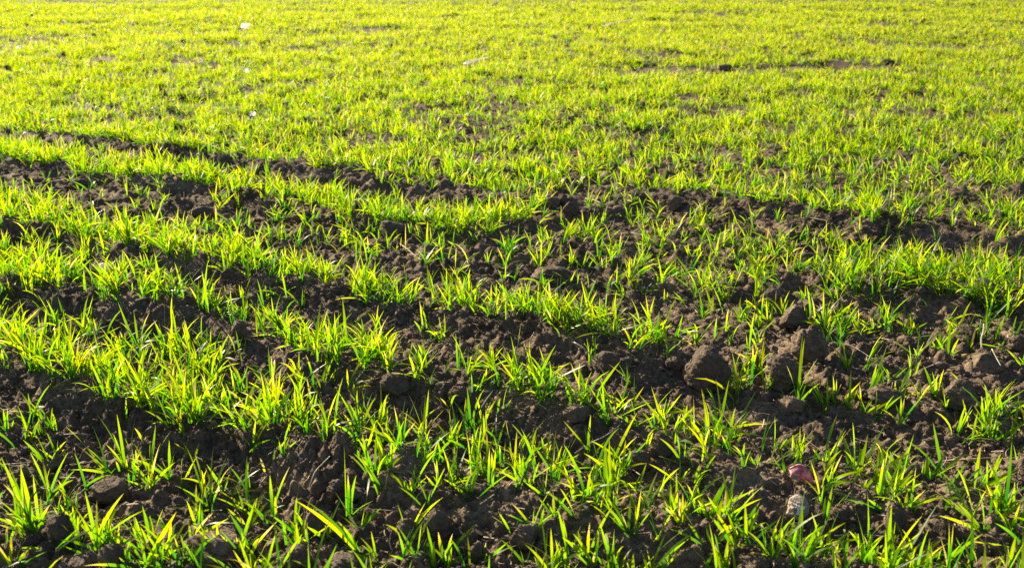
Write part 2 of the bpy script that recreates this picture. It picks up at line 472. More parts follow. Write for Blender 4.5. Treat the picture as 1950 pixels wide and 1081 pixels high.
T3 = """170,560 30,250 0,190 110,220 240,350;200,300 220,160 300,120;290,320 320,110 290,230;380,400 330,150 360,240 440,230;270,600 265,360 240,450;190,800 270,640 330,520;
310,1080 320,800 250,710 380,900;330,740 430,520;440,860 360,640 400,720;460,640 455,420 400,350;490,760 560,500;560,910 500,800 580,740 740,640;620,660 560,400 570,500;
580,480 640,290 740,260;740,490 660,330 700,320;800,490 860,140 780,300;820,380 860,260 1000,170;870,830 800,700 690,560 640,600 860,600;930,780 830,500 860,560 950,500 1040,400;
1050,850 960,690 940,560 1110,690;1000,700 1080,480;1130,790 1130,490 1120,640;1200,790 1170,640 1240,580 1310,370;1340,930 1250,760 1200,650;1350,740 1310,490 1270,600;
1400,760 1400,640 1480,520 1550,470;1510,750 1540,600 1580,400 1480,620;1540,740 1650,640 1750,490;1410,900 1370,780 1400,800;1500,780 1720,710;1520,1080 1410,800 1500,830 1560,880;
1580,1080 1500,810;1640,850 1690,760 1600,830;1620,910 1790,760;1590,940 1550,850;160,1080 90,880;255,1080 210,900;345,1080 380,910;440,1075 450,1040;610,1080 615,940;710,1080 715,1000;
750,1075 800,910 780,950;800,1080 830,980;890,1075 1250,770;1000,1075 1240,780;880,1070 845,1040;1080,1020 1130,1005;585,180 400,50 590,20 545,100;910,160 830,40 760,20 870,100;
1190,170 1180,20 1130,0 1290,90;1230,390 1060,340 1230,200 1290,370;1720,410 1560,260 1660,290 1740,300;1560,330 1500,180 1620,150 1450,300"""
T4 = """430,340 480,0 410,320;600,400 510,90 560,300;640,430 590,60 700,220;690,430 740,160 820,80 640,200;710,550 960,240 720,470;840,430 850,260;960,480 975,130 890,330;980,420 1050,300;
1110,480 1090,260 1130,290;1150,490 1290,340 1130,380;500,550 520,330 560,440;440,740 490,560 480,500;840,700 500,590 360,530;800,600 850,440 780,500;910,560 880,440 920,350;
970,700 920,580 1000,600 1110,600;920,600 1000,490 1190,520;1490,850 1310,620 1220,570 1180,700 1440,500;1440,780 1330,610 1460,500 1310,380;1390,560 1310,380 1350,360;
1460,530 1465,230 1490,350;1540,540 1730,390;1700,740 1510,570 1560,650;1710,850 1690,600 1720,700;1770,800 1740,420 1790,560;1770,920 1430,950;1690,1080 1680,920 1610,990;
1760,340 1710,260 1770,230;1690,210 1590,110 1700,50;1360,120 1290,0 1330,-60 1420,-50;1590,180 1510,20 1600,60 1450,130 1590,-20;180,480 90,210 60,300 120,400;100,300 80,30 190,120;
200,350 210,160 300,310;95,980 95,780;130,1000 120,770;200,1010 200,710;300,1060 270,880 330,780 290,760;420,1070 340,690 430,900 380,800;580,1060 540,770 600,920;700,1010 560,790;
670,1080 670,960;740,1060 725,810 700,850;800,1070 810,850;880,1020 890,830;820,1081 980,930;950,1080 960,950 1030,810;1010,1080 1060,940 1080,940;1100,1080 1245,940;
1220,1060 1220,990;1420,1060 1405,1010;240,1060 200,960;60,1040 0,950;500,1060 530,1000"""
T8 = """430,430 310,350 370,170 440,330 500,250;470,420 630,260 520,300;600,430 700,330 560,380;760,490 650,380 810,360 920,360 660,520;1040,490 1010,340 1030,400;
1130,540 1070,440 1190,450;1220,570 1200,420 1160,570 1240,490;1290,580 1280,380 1430,620 1300,500;1440,610 1440,410;1610,550 1610,410;1570,320 1500,260 1570,200 1690,230 1440,350;
1710,300 1715,230;1690,360 1640,350 1760,330;250,930 150,690 205,460 265,500 380,650;215,900 140,700 210,740;600,740 460,560 570,570 500,680;750,880 750,680 830,540;930,880 810,690 1030,650 950,760;
1190,880 1190,710 1060,690 1150,740;1100,870 1000,800 1170,810;500,980 440,840 480,760 530,820;600,990 600,720 560,870;690,1030 650,820 740,860;790,1040 760,840 940,900 890,960;
970,1075 1050,870 820,1000 900,960;1800,700 1670,590 1730,520;60,400 0,150 70,250 20,240;40,880 0,680 20,760;420,940 340,790 410,870"""
TRACED = []
for txt, ou, ov, k in ((T1, 0, 780, 3.592), (T2, 480, 780, 3.592), (T3, 960, 780, 3.592), (T4, 1450, 780, 3.592), (T8, 1450, 500, 3.604)):
    for row in txt.replace('\n', '').split(';'):
        pts = [tuple(float(c) for c in p.split(',')) for p in row.split()]
        TRACED.append([(ou + a / k, ov + b / k) for a, b in pts])


def traced_blades(rng):
    out = []
    for pts in TRACED:
        bu, bv = pts[0]
        x, y = ground(bu, bv)
        z = float(height(np.array([x]), np.array([y]))[0])
        x, y = ground(bu, bv, min(z, .05))          # keep the foot where it is seen
        x, y = float(x), float(y)
        z = float(height(np.array([x]), np.array([y]))[0])
        fu, fv = frame(x, y, z)
        s = float(scale_at(x, y))
        n = 9
        P, S, W, TI = [], [], [], []
        tips = [((tu - fu) * s, (fv - tv) * s) for tu, tv in pts[1:]]
        up = [q for q in tips if q[1] > .02]
        if len(tips) < 6:                              # the short inner leaves each foot has
            for _ in range(rng.integers(2, 5)):
                tips.append((rng.normal(0, .026), rng.uniform(.018, .055)))
        for k, (dx, dv) in enumerate(tips):
            hgt = max(dv / CP * .97, .006)
            ln = math.hypot(dx, hgt)
            dep = rng.normal(0, .22) * ln
            hgt = max(hgt - dep * SP, .006)
            b0 = np.array([x + rng.normal(0, .003), y + rng.normal(0, .003), z - .004])
            tip = np.array([x + dx, y + dep, z + hgt])
            mid = (b0 + tip) / 2
            hd = np.array([dx, dep, 0.0])
            hl = np.linalg.norm(hd[:2]) + 1e-6
            bow = rng.uniform(.02, .16) * ln
            mid = mid + np.array([0, 0, 1.0]) * bow * min(1, hl / ln * 1.6) - hd / hl * bow * .5
            t = np.linspace(0, 1, n)[:, None]
            C = (1 - t) ** 2 * b0 + 2 * t * (1 - t) * mid + t ** 2 * tip
            tan = np.gradient(C, axis=0)
            tan /= np.linalg.norm(tan, axis=1, keepdims=True)
            sd = np.array([-hd[1], hd[0], 0]) / hl if hl > .006 else np.array([1.0, 0, 0])
            nrm = np.cross(sd[None], tan)
            nrm /= np.linalg.norm(nrm, axis=1, keepdims=True) + 1e-9
            a0 = rng.normal(0, .5) + (1.0 if hl / ln > .45 else .0) * rng.choice([-1, 1])
            tw = a0 + rng.normal(0, .7) * (t - .3)
            sv = sd[None] * np.cos(tw) + nrm * np.sin(tw)
            sv -= tan * (sv * tan).sum(1, keepdims=True)
            sv /= np.linalg.norm(sv, axis=1, keepdims=True) + 1e-9
            P.append(C); S.append(sv)
            W.append(np.clip(.0033 + .019 * ln, .0034, .0054) * rng.uniform(.85, 1.15))
            TI.append(float(np.clip(rng.normal(.34, .17), 0, .9)) if rng.random() > .03 else 1.0)
        out.append(((x, y, z), np.array(P), np.array(S), np.array(W), np.array(TI)))
    return out


def scatter():
    """feet of the plants: dart-thrown by distance band"""
    xs, ys, nbs, hs, lod = [], [], [], [], []
    bands = [(1.0, 4.2, 1500, 4, 6), (4.2, 9.0, 1900, 4, 4), (9.0, 16.0, 1100, 4, 4), (16.0, 26.0, 300, 4, 3), (26.0, 48.0, 26, 4, 3)]
    for y0, y1, dens, nb, seg in bands:
        half = lambda yy: .62 * yy + 1.3
        area = (half(y0) + half(y1)) * (y1 - y0)
        n = int(area * dens)
        y = RNG.uniform(y0, y1, n * 2)
        x = RNG.uniform(-1, 1, n * 2) * half(y1)
        k = np.abs(x) < half(y)
        x, y = x[k], y[k]
        n = int(area * dens)
        x, y = x[:n], y[:n]
        # drawn a little towards clumps, as drilled seed comes up
        x = x + fbm(x * 14, y * 14, 61, 2) * .05
        y = y + fbm(x * 14, y * 14, 63, 2) * .05
        c = cover(x, y)
        keep = RNG.random(len(x)) < c
        x, y, c = x[keep], y[keep], c[keep]
        u, v = frame(x, y)
        tr = np.array([[p[0][0], p[0][1]] for p in TRACED])
        keep = np.ones(len(x), bool)
        close = (v > 560) & (u > -50) & (u < 2000)
        for q in np.nonzero(close)[0]:
            d = np.hypot(tr[:, 0] - u[q], (tr[:, 1] - v[q]))
            if d.min() < 11:
                keep[q] = False
        x, y, c = x[keep], y[keep], c[keep]
        xs.append(x); ys.append(y)
        nbs.append(np.clip(RNG.poisson(nb - .6, len(x)) + 1, 2, 7))
        hs.append(np.clip(RNG.normal(.98, .16, len(x)) * (.86 + .22 * c), .55, 1.4) * np.clip(.90 - (y - 1.8) * .07, .64, .90))
        lod.append(np.full(len(x), seg))
    return map(np.concatenate, (xs, ys, nbs, hs, lod))


# ------------------------------------------------------------------ clods, each traced: centre u, v, width, height, kind, label, short name
CLODS = [
    (1347, 700, 86, 92, 'round', 'largest rounded dark clod standing clear of the soil beside a low green tuft', 'the largest rounded clod'),
    (1510, 612, 74, 54, 'block', 'flat topped dark clod, hindmost of the tumbled big clods', 'the flat topped clod'),
    (1541, 662, 66, 84, 'crumb', 'tall crumbly sunlit clod just below the flat topped clod', 'the tall crumbly clod'),
    (1490, 712, 72, 78, 'crumb', 'pale rough clod with its sunny side facing the largest rounded clod', 'the pale rough clod'),
    (1875, 690, 68, 52, 'block', 'broad dark clod near the right edge behind a bushy wheat clump', 'the broad right-edge clod'),
    (1826, 752, 66, 60, 'round', 'brown rounded clod standing among blades left of the bushy right-edge clump', 'the brown clod by the bushy clump'),
    (1684, 760, 64, 34, 'flat', 'low pale clod half hidden under bent wheat blades right of the tumbled clods', 'the low pale clod under bent blades'),
    (1506, 772, 54, 40, 'flat', 'low brown clod in front of the pale rough clod', 'the low clod before the pale rough one'),
    (1738, 902, 36, 50, 'round', 'narrow dark clod standing upright in the middle of a wheat clump', 'the narrow dark clod in the clump'),
    (1706, 992, 46, 60, 'block', 'grey angular clod with a thin plant growing from its top', 'the grey clod with a plant on top'),
    (1257, 847, 46, 56, 'crumb', 'upright brown clod lit on one side above a fallen blade', 'the upright brown clod'),
    (1218, 878, 46, 42, 'round', 'smooth dark clod just below the upright brown clod', 'the smooth dark clod'),
    (1096, 827, 48, 36, 'round', 'small dark clod in the bare furrow beside a brown bent stem', 'the small clod beside the bent stem'),
    (1000, 1022, 58, 68, 'block', 'big peaked clod at the bottom middle in front of thin blades', 'the big peaked clod'),
    (651, 852, 46, 64, 'crumb', 'upright clod lit on its left in the thick of a wheat row', 'the upright clod in the thick row'),
    (206, 932, 72, 50, 'round', 'shaded rounded clod just below the tallest wheat tuft at lower left', 'the shaded clod below the tall tuft'),
    (110, 1006, 62, 82, 'block', 'tall grey clod with sunlit top wedged between two leafy tufts at lower left', 'the tall grey clod at lower left'),
    (151, 1056, 58, 50, 'block', 'slanted grey clod at the bottom edge below the tall grey clod', 'the slanted grey clod'),
    (214, 1058, 46, 42, 'round', 'dull rounded clod at the bottom edge right of the slanted grey clod', 'the dull bottom-edge clod'),
    (416, 1042, 112, 58, 'flat', 'widest low clod at the bottom with small tufts before and behind it', 'the widest low clod'),
    (564, 1056, 54, 44, 'crumb', 'rough brown clod at the bottom touched by a thin upright stem', 'the rough clod by the thin stem'),
    (640, 1016, 42, 40, 'block', 'small grey clod left of the long leaning blades at bottom', 'the small clod by the leaning blades'),
    (604, 986, 50, 42, 'round', 'shaded clod behind a slanting grey twig', 'the clod behind the grey twig'),
    (642, 938, 44, 44, 'crumb', 'sunlit topped clod right of thin crossing stems in open soil', 'the sunlit topped clod'),
    (832, 998, 48, 70, 'round', 'tall smooth dark clod behind thin wheat blades at bottom middle', 'the tall smooth dark clod'),
    (781, 1008, 52, 48, 'crumb', 'rough flat fronted clod touching the tall smooth dark clod', 'the rough flat fronted clod'),
    (911, 1052, 42, 52, 'block', 'squarish shaded clod standing at the bottom edge between two single blades', 'the squarish clod between two blades'),
    (655, 1070, 62, 26, 'flat', 'pale sunlit slab of soil cut by the bottom edge', 'the pale slab of soil'),
    (1440, 1074, 54, 30, 'crumb', 'pale crumbly clod cut by the bottom edge below a wheat clump', 'the pale bottom-edge clod'),
    (1052, 522, 74, 42, 'flat', 'broad low mound shaped clod where the upper furrows meet', 'the mound shaped clod'),
    (747, 437, 54, 30, 'round', 'dark rounded clod in the wide bare furrow of the upper middle', 'the dark clod in the upper furrow'),
    (1071, 375, 28, 20, 'block', 'little peaked clod topping the end of the bare strip', 'the little peaked clod'),
    (1052, 392, 26, 24, 'round', 'little round clod at the end of the bare strip', 'the little round clod'),
    (1088, 396, 34, 26, 'round', 'dark clod right of the little round clod at the bare strip end', 'the dark clod on the bare strip'),
    (1213, 388, 40, 22, 'flat', 'shaded lumpy clod halfway along the bare strip', 'the lumpy clod on the strip'),
    (1284, 394, 36, 30, 'block', 'upright dark clod near the middle of the bare strip below dense wheat', 'the upright dark clod on the strip'),
    (447, 326, 30, 20, 'round', 'small dark clod at the edge of the dense wheat at upper left', 'the small clod by the dense wheat'),
    (1876, 546, 52, 48, 'block', 'shaded clod enclosed by dense wheat near the right edge', 'the clod enclosed by dense wheat'),
    (1382, 129, 30, 13, 'round', 'far dark clod on the thin bare line across the wheat', 'the far dark clod'),
    (1688, 119, 28, 11, 'round', 'farthest dark clod at the right end of the thin bare line', 'the farthest dark clod'),
    (757, 746, 66, 44, 'crumb', 'crumbly dark clod directly below the thick arching wheat row', 'the crumbly clod below the arching row'),
    (872, 765, 40, 34, 'round', 'small lit clod under an arched wheat blade in the furrow', 'the small clod under the arched blade'),
    (1155, 692, 52, 40, 'round', 'rounded clod in the furrow crossed by pale straw', 'the rounded clod crossed by straw'),
    (1838, 640, 52, 40, 'crumb', 'lumpy brown clod behind scattered thin plants at right', 'the lumpy clod behind thin plants'),
    (1573, 475, 40, 28, 'round', 'dark clod half buried among arching blades in the upper right', 'the half buried dark clod'),
    (1468, 575, 44, 30, 'round', 'dark clod just above the flat topped clod', 'the dark clod above the flat topped one'),
    (1285, 700, 36, 26, 'round', 'small clod left of the largest rounded clod', 'the small clod by the largest one'),
    (455, 632, 34, 36, 'round', 'dark clod on the shaded bank under a wheat row at left', 'the dark clod on the shaded bank'),
    (345, 640, 40, 34, 'flat', 'lumpy clod stuck in the shaded bank behind a thin upright stem', 'the lumpy clod on the bank'),
    (1600, 985, 44, 34, 'crumb', 'brown clod in shade below lying wheat leaves', 'the brown clod below lying leaves'),
    (318, 888, 34, 34, 'round', 'small dark clod between two pairs of upright blades at lower left', 'the small clod between blade pairs'),
    (385, 405, 46, 24, 'block', 'dark clod on the wide bare furrow at upper left', 'the dark clod on the left furrow'),
    (150, 352, 44, 24, 'round', 'lumpy dark clod low on the bare furrow near the left edge', 'the lumpy left furrow clod'),
    (575, 412, 42, 26, 'crumb', 'rough brown clod at the middle of the wide bare furrow', 'the rough furrow clod'),
    (1940, 655, 40, 46, 'crumb', 'pale clod cut by the right edge', 'the pale clod at the right edge'),
    (425, 880, 36, 26, 'round', 'small brown clod in open soil beside a short dry stem', 'the small brown clod by the dry stem'),
]


def ico(sub):
    import bmesh
    bm = bmesh.new()
    bmesh.ops.create_icosphere(bm, subdivisions=sub, radius=1)
    bm.verts.ensure_lookup_table()
    co = np.array([v.co[:] for v in bm.verts])
    f = np.array([[v.index for v in q.verts] for q in bm.faces], np.int32)
    bm.free()
    return co, f


ICO5, ICO5F = ico(5)
ICO2, ICO2F = ico(2)
ICO1, ICO1F = ico(1)


def noise3(p, seed, octs, base=1.0, gain=.55):
    s, a = 0, 1.0
    for o in range(octs):
        f = base * 2 ** o
        s = s + a * (vnoise(p[:, 0] * f + 3.1 * p[:, 2] * f, p[:, 1] * f - 1.7 * p[:, 2] * f, seed + o) + vnoise(p[:, 1] * f + 9 + .9 * p[:, 0] * f, p[:, 2] * f * 1.3 + 4, seed + 31 + o)) * .5
        a *= gain
    return s


def clod_shape(kind, seed):
    r = np.random.default_rng(seed)
    p = ICO5.copy()
    cuts = {'round': 11, 'block': 15, 'crumb': 13, 'flat': 12}[kind]
    for _ in range(cuts):                                     # broken faces
        d = r.normal(0, 1, 3)
        d[2] = abs(d[2]) * .8 if r.random() < .8 else d[2]
        d /= np.linalg.norm(d)
        lim = r.uniform(.52, .85) if kind == 'block' else r.uniform(.64, .95)
        e = p @ d - lim
        p = p - np.maximum(e, 0)[:, None] * d * .9
    n = p / np.linalg.norm(p, axis=1, keepdims=True)
    amp = {'round': .10, 'block': .10, 'crumb': .19, 'flat': .15}[kind]
    off = r.uniform(0, 40, 3)
    p = p + n * (noise3(p + off, seed, 3, 1.6) * amp * 2.0)[:, None]
    # small crumbs stuck on the surface
    q = noise3(p * 1.0 + off, seed + 70, 4, 6.0, .6)
    q = q * np.clip(.8 + 2.2 * noise3(p + off * 1.3, seed + 55, 2, 1.8), .15, 1.6)
    p = p + n * (np.maximum(q, -.1) * {'round': .13, 'block': .12, 'crumb': .26, 'flat': .20}[kind])[:, None]
    q = noise3(p + off, seed + 90, 2, 24.0)
    p = p + n * (q * .075)[:, None]
    return p


LAND = []
clod_spots = []
for i, (cu, cv, w, h, kind, label, short) in enumerate(CLODS):
    x, y = map(float, ground(cu, cv + h * .40))
    z0 = float(height(np.array([x]), np.array([y]))[0])
    x, y = map(float, ground(cu, cv + h * .40, z0))
    s = float(scale_at(x, y))
    rx = w * s / 2 * 1.04
    rz = max(h * s / 2 * 1.05, rx * .45)
    ry = rx * random.uniform(.8, 1.0)
    y += ry * .55
    z0 = float(np.median(height(x + np.linspace(-1, 1, 5) * rx * .5, np.full(5, y))))
    lift = rz * (.74 if i == 0 else .60)
    for _ in range(3):                                       # so that the body, not the foot, stands where it is seen
        x, y = map(float, ground(cu, cv, z0 + lift))
        z0 = float(np.median(height(x + np.linspace(-1, 1, 5) * rx * .5, np.full(5, y))))
    p = clod_shape(kind, 500 + i) * np.array([rx, ry, rz])
    me = mesh_from('soil_clod', p, ICO5F.ravel(), 3, M_CLOD)
    o = link('soil_clod', me, (x, y, z0 + lift))
    tag(o, label, 'clod', 'clods lying on the field')
    clod_spots.append((x, y, max(rx, ry)))
    LAND.append((x, y, short))

# the small stone with a white mark, and the pink scrap behind it
def marked_stone():
    cu, cv, w = 1520, 938, 46
    x, y = map(float, ground(cu, cv + 20))
    z = float(height(np.array([x]), np.array([y]))[0])
    x, y = map(float, ground(cu, cv + 20, z))
    s = float(scale_at(x, y))
    r = w * s / 2
    y += r * .5
    for _ in range(3):
        x, y = map(float, ground(cu, cv, z + r * 1.05))
        z = float(height(np.array([x]), np.array([y]))[0])
    p = clod_shape('round', 912) * np.array([r, r * .9, r * 1.05])
    st = link('stone', mesh_from('stone', p, ICO5F.ravel(), 3, M_STONE), (x, y, z + r * 1.05))
    tag(st, 'small round brown stone with a white T shaped mark on its face', 'stone')
    # mark: patches of the stone's own front surface, lifted a little and given a thickness
    fr = p[p[:, 1] < 0]

    def surf(a, b):
        d = np.hypot(fr[:, 0] - a, fr[:, 2] - b)
        k = np.argsort(d)[:5]
        return fr[k, 1].min()
    V, F = [], []

    def bar(a0, b0, a1, b1, hw):
        n = 7
        base = len(V)
        dx, dz = a1 - a0, b1 - b0
        L_ = math.hypot(dx, dz)
        px, pz = -dz / L_ * hw, dx / L_ * hw
        for k in range(n):
            t = k / (n - 1)
            wv = 1 + .35 * math.sin(k * 2.3 + a0 * 900)
            for sg in (-1, 1):
                a, b = a0 + dx * t + sg * px * wv, b0 + dz * t + sg * pz * wv
                yy = surf(a, b)
                V.append((a, yy - r * .05, b)); V.append((a, yy + r * .10, b))
        for k in range(n - 1):
            q = base + k * 4
            F.extend([(q, q + 2, q + 6, q + 4), (q + 1, q + 5, q + 7, q + 3), (q, q + 4, q + 5, q + 1), (q + 2, q + 3, q + 7, q + 6)])
        F.append((base, base + 1, base + 3, base + 2)); e = base + (n - 1) * 4
        F.append((e, e + 2, e + 3, e + 1))
    bar(-.26 * r, .50 * r, .46 * r, .36 * r, .11 * r)
    bar(-.04 * r, .36 * r, -.10 * r, -.18 * r, .12 * r)
    link('white_mark', mesh_from('white_mark', np.array(V), np.array(F).ravel(), 4, M_MARK, False), (0, 0, 0), st)
    LAND.append((x, y, 'the white marked stone'))
    clod_spots.append((x, y, r))

    # pink scrap: a curled leaf-shaped skin with a dull edge
    cu, cv = 1525, 903
    gx, gy = map(float, ground(cu, cv, z + .035))
    s = float(scale_at(gx, gy))
    gz = float(height(np.array([gx]), np.array([gy]))[0])
    gx, gy = map(float, ground(cu, cv, gz + .016))
    gz = float(height(np.array([gx]), np.array([gy]))[0])
    n, m = 18, 9
    Lh, Wd = 44 * s, 19 * s
    rr = np.random.default_rng(3)
    top = []
    for a in range(n):
        t = a / (n - 1)
        for b in range(m):
            q = b / (m - 1) * 2 - 1
            hw = Wd * math.sin(math.pi * (.06 + .88 * t)) ** .7 * (.75 + .25 * t)
            xx = (t - .5) * Lh + .0012 * math.sin(9 * t)
            zz = q * hw * .72 + Lh * .16 * math.sin(math.pi * t) - (t - .5) * Lh * .30
            yy = -Wd * .5 * (1 - q * q) + q * Wd * .35 + .0010 * math.sin(7 * t + 3 * q)
            top.append((xx, yy, zz))
    top = np.array(top)
    # back layer gives it a thickness
    back = top + np.array([0, .0022, 0])
    V = np.vstack([top, back])
    F = []
    k = n * m
    for a in range(n - 1):
        for b in range(m - 1):
            i0 = a * m + b
            F.append((i0, i0 + m, i0 + m + 1, i0 + 1))
            F.append((k + i0, k + i0 + 1, k + i0 + m + 1, k + i0 + m))
    for a in range(n - 1):
        for b in (0, m - 1):
            i0 = a * m + b
            F.append((i0, k + i0, k + i0 + m, i0 + m))
    for b in range(m - 1):
        for a in (0, n - 1):
            i0 = a * m + b
            F.append((i0, i0 + 1, k + i0 + 1, k + i0))
    pk = link('pink_scrap', mesh_from('pink_scrap', V, np.array(F).ravel(), 4, M_PINK), (gx, gy, gz + Wd * 1.0))
    tag(pk, 'faded pink curled scrap with a dull grey edge behind the white marked stone', 'scrap')
    edge = top.reshape(n, m, 3)[:, 0]
    link('grey_edge', tube_mesh('grey_edge', edge + np.array([0, -.001, -.001]), .0024, .0012, M_RIM), (0, 0, 0), pk)
    LAND.append((gx, gy, 'the pink scrap'))


def tube_mesh(name, path, r0, r1, mat, sides=7, flat=1.0, seed=0):
    path = np.asarray(path, float)
    n = len(path)
    tan = np.gradient(path, axis=0)
    tan /= np.linalg.norm(tan, axis=1, keepdims=True) + 1e-12
    ref = np.array([0, 0, 1.0]) if abs(tan[:, 2]).mean() < .8 else np.array([1.0, 0, 0])
    a = np.cross(tan, ref); a /= np.linalg.norm(a, axis=1, keepdims=True)
    b = np.cross(a, tan)
    r = np.random.default_rng(seed)
    rad = np.linspace(r0, r1, n) * (1 + r.normal(0, .07, n))
    th = np.linspace(0, 2 * math.pi, sides, endpoint=False)
    V = (path[:, None] + rad[:, None, None] * (np.cos(th)[None, :, None] * a[:, None] + flat * np.sin(th)[None, :, None] * b[:, None])).reshape(-1, 3)
    V = np.vstack([V, path[:1] - tan[:1] * r0 * .3, path[-1:] + tan[-1:] * r1 * .3])
    F = []
    for i in range(n - 1):
        for j in range(sides):
            k = (j + 1) % sides
            p, q, s_, t_ = i * sides + j, i * sides + k, (i + 1) * sides + k, (i + 1) * sides + j
            F += [p, q, s_, p, s_, t_]
    e0, e1 = n * sides, n * sides + 1
    for j in range(sides):
        k = (j + 1) % sides
        F += [e0, k, j, e1, (n - 1) * sides + j, (n - 1) * sides + k]
    return mesh_from(name, V, np.array(F), 3, mat)


marked_stone()

# ------------------------------------------------------------------ straw, stems and twigs: points of the photo frame (lying), or foot + height (upright)
LYING = [
    ('stalk', [(885, 122), (895, 119), (908, 115), (920, 112), (934, 109)], 5.2, 1.8, M_PALE, 'thick bleached white stalk lying in the far dense wheat', .03),
    ('stalk', [(1150, 50), (1175, 43), (1205, 38)], 2.2, 1.4, M_PALE, 'short pale stalk lying in the farthest wheat near the top', .04),
    ('straw', [(1093, 651), (1115, 664), (1138, 691), (1154, 716)], 2.6, 1.8, M_STRAW, 'pale bent straw lying across the furrow behind a wheat row', .008),
    ('stem', [(1190, 782), (1184, 808), (1150, 832), (1127, 841), (1095, 862)], 3.4, 1.8, M_STRAW_GREY, 'brown bent stem lying beside the small clod in the furrow', .010),
    ('twig', [(958, 898), (985, 914), (1015, 926), (1045, 940)], 4.2, 3.0, M_STRAW_GREY, 'thick grey twig lying under dense wheat blades', .010),
    ('straw', [(1189, 892), (1204, 893), (1220, 904)], 2.6, 1.8, M_STRAW, 'short curved straw below the smooth dark clod', .012),
    ('husk', [(1767, 888), (1785, 880), (1812, 875), (1850, 873), (1900, 870)], 5.5, 1.8, M_STRAW, 'flat pale husk lying on crumbly soil above a wheat clump at right', .008),
    ('straw', [(1590, 1019), (1640, 1016), (1690, 1021)], 1.8, 1.4, M_STRAW_GREY, 'thin grey straw lying level behind the bottom wheat clump', .010),
    ('twig', [(569, 1031), (595, 1010), (622, 994)], 3.2, 2.6, M_STRAW_GREY, 'slanting grey twig leaning on the soil at the bottom', .012),
    ('stem', [(589, 926), (600, 896), (628, 868)], 2.2, 1.4, M_STRAW, 'thin reddish bent stem rising from open soil beside wheat', .030),
    ('straw', [(664, 967), (715, 969), (768, 973)], 1.5, 1.2, M_STRAW, 'very thin level straw right of the sunlit topped clod', .014),
    ('straw', [(915, 959), (928, 950), (941, 941)], 3.0, 2.6, M_STRAW_GREY, 'short grey straw stub lying on crumbs below a single long blade', .010),
    ('straw', [(0, 884), (40, 881), (78, 877)], 1.5, 1.2, M_STRAW, 'thin straw lying at the left edge below a wheat cluster', .012),
    ('straw', [(120, 827), (146, 825), (173, 827)], 2.4, 2.0, M_STRAW_GREY, 'pale level straw in the shaded hollow left of the tallest tuft', .010),
    ('straw', [(372, 672), (380, 662), (389, 653)], 2.8, 2.2, M_PEBBLE, 'whitish straw stub slanting on the dark bank', .010),
    ('straw', [(272, 569), (300, 567), (332, 573)], 2.6, 2.0, M_STRAW, 'pale curved straw on top of the dark bank', .012),
    ('root', [(1583, 650), (1615, 655), (1640, 668), (1660, 682)], 1.6, 1.0, M_STRAW_GREY, 'thin crooked root right of the tall crumbly clod', .008),
    ('straw', [(1653, 646), (1675, 643), (1696, 647)], 2.6, 1.8, M_STRAW, 'short flat straw in front of a low wheat plant on open soil', .010),
    ('straw', [(1750, 706), (1770, 697), (1793, 688)], 2.4, 1.6, M_STRAW, 'pale slanting straw on rubbly ground left of the broad right-edge clod', .010),
    ('stem', [(1889, 664), (1897, 680), (1906, 696)], 2.4, 1.8, M_STRAW, 'short stem hanging down the face of the broad right-edge clod', .030),
    ('straw', [(808, 463), (828, 463), (848, 466)], 2.4, 2.0, M_PEBBLE, 'pale short straw in the upper furrow right of a dark clod', .008),
    ('straw', [(760, 463), (776, 474), (794, 490)], 2.2, 1.8, M_STRAW, 'thin straw slanting down the upper furrow below a dark clod', .008),
    ('twig', [(1203, 443), (1214, 446), (1229, 449)], 3.4, 2.6, M_STRAW_GREY, 'grey twig piece under the sparse plants below the bare strip', .010),
    ('straw', [(1115, 378), (1130, 380), (1145, 387)], 3.0, 2.2, M_STRAW, 'pale straw at the back of the bare strip', .010),
    ('straw', [(505, 404), (520, 396), (530, 391)], 2.4, 2.0, M_STRAW, 'pale straw slanting on the wide bare furrow', .010),
    ('straw', [(1500, 410), (1540, 414), (1580, 421)], 2.0, 1.6, M_STRAW, 'long pale straw on the far side of the right bare strip', .008),
    ('straw', [(100, 405), (140, 400), (178, 391)], 1.8, 1.4, M_STRAW, 'long thin straw caught in the wheat at the left', .045),
    ('straw', [(1610, 885), (1580, 870), (1530, 832)], 1.6, 1.2, M_STRAW_GREY, 'thin grey straw on the sunny crumbs above the pink scrap', .006),
    ('root', [(1320, 705), (1350, 740), (1375, 758)], 2.6, 1.4, M_STRAW_GREY, 'dark root trailing from the foot of the largest rounded clod', .006),
    ('straw', [(1760, 840), (1772, 852), (1782, 860)], 2.4, 1.6, M_STRAW, 'short brown straw on sunlit crumbs above the flat husk', .008),
]
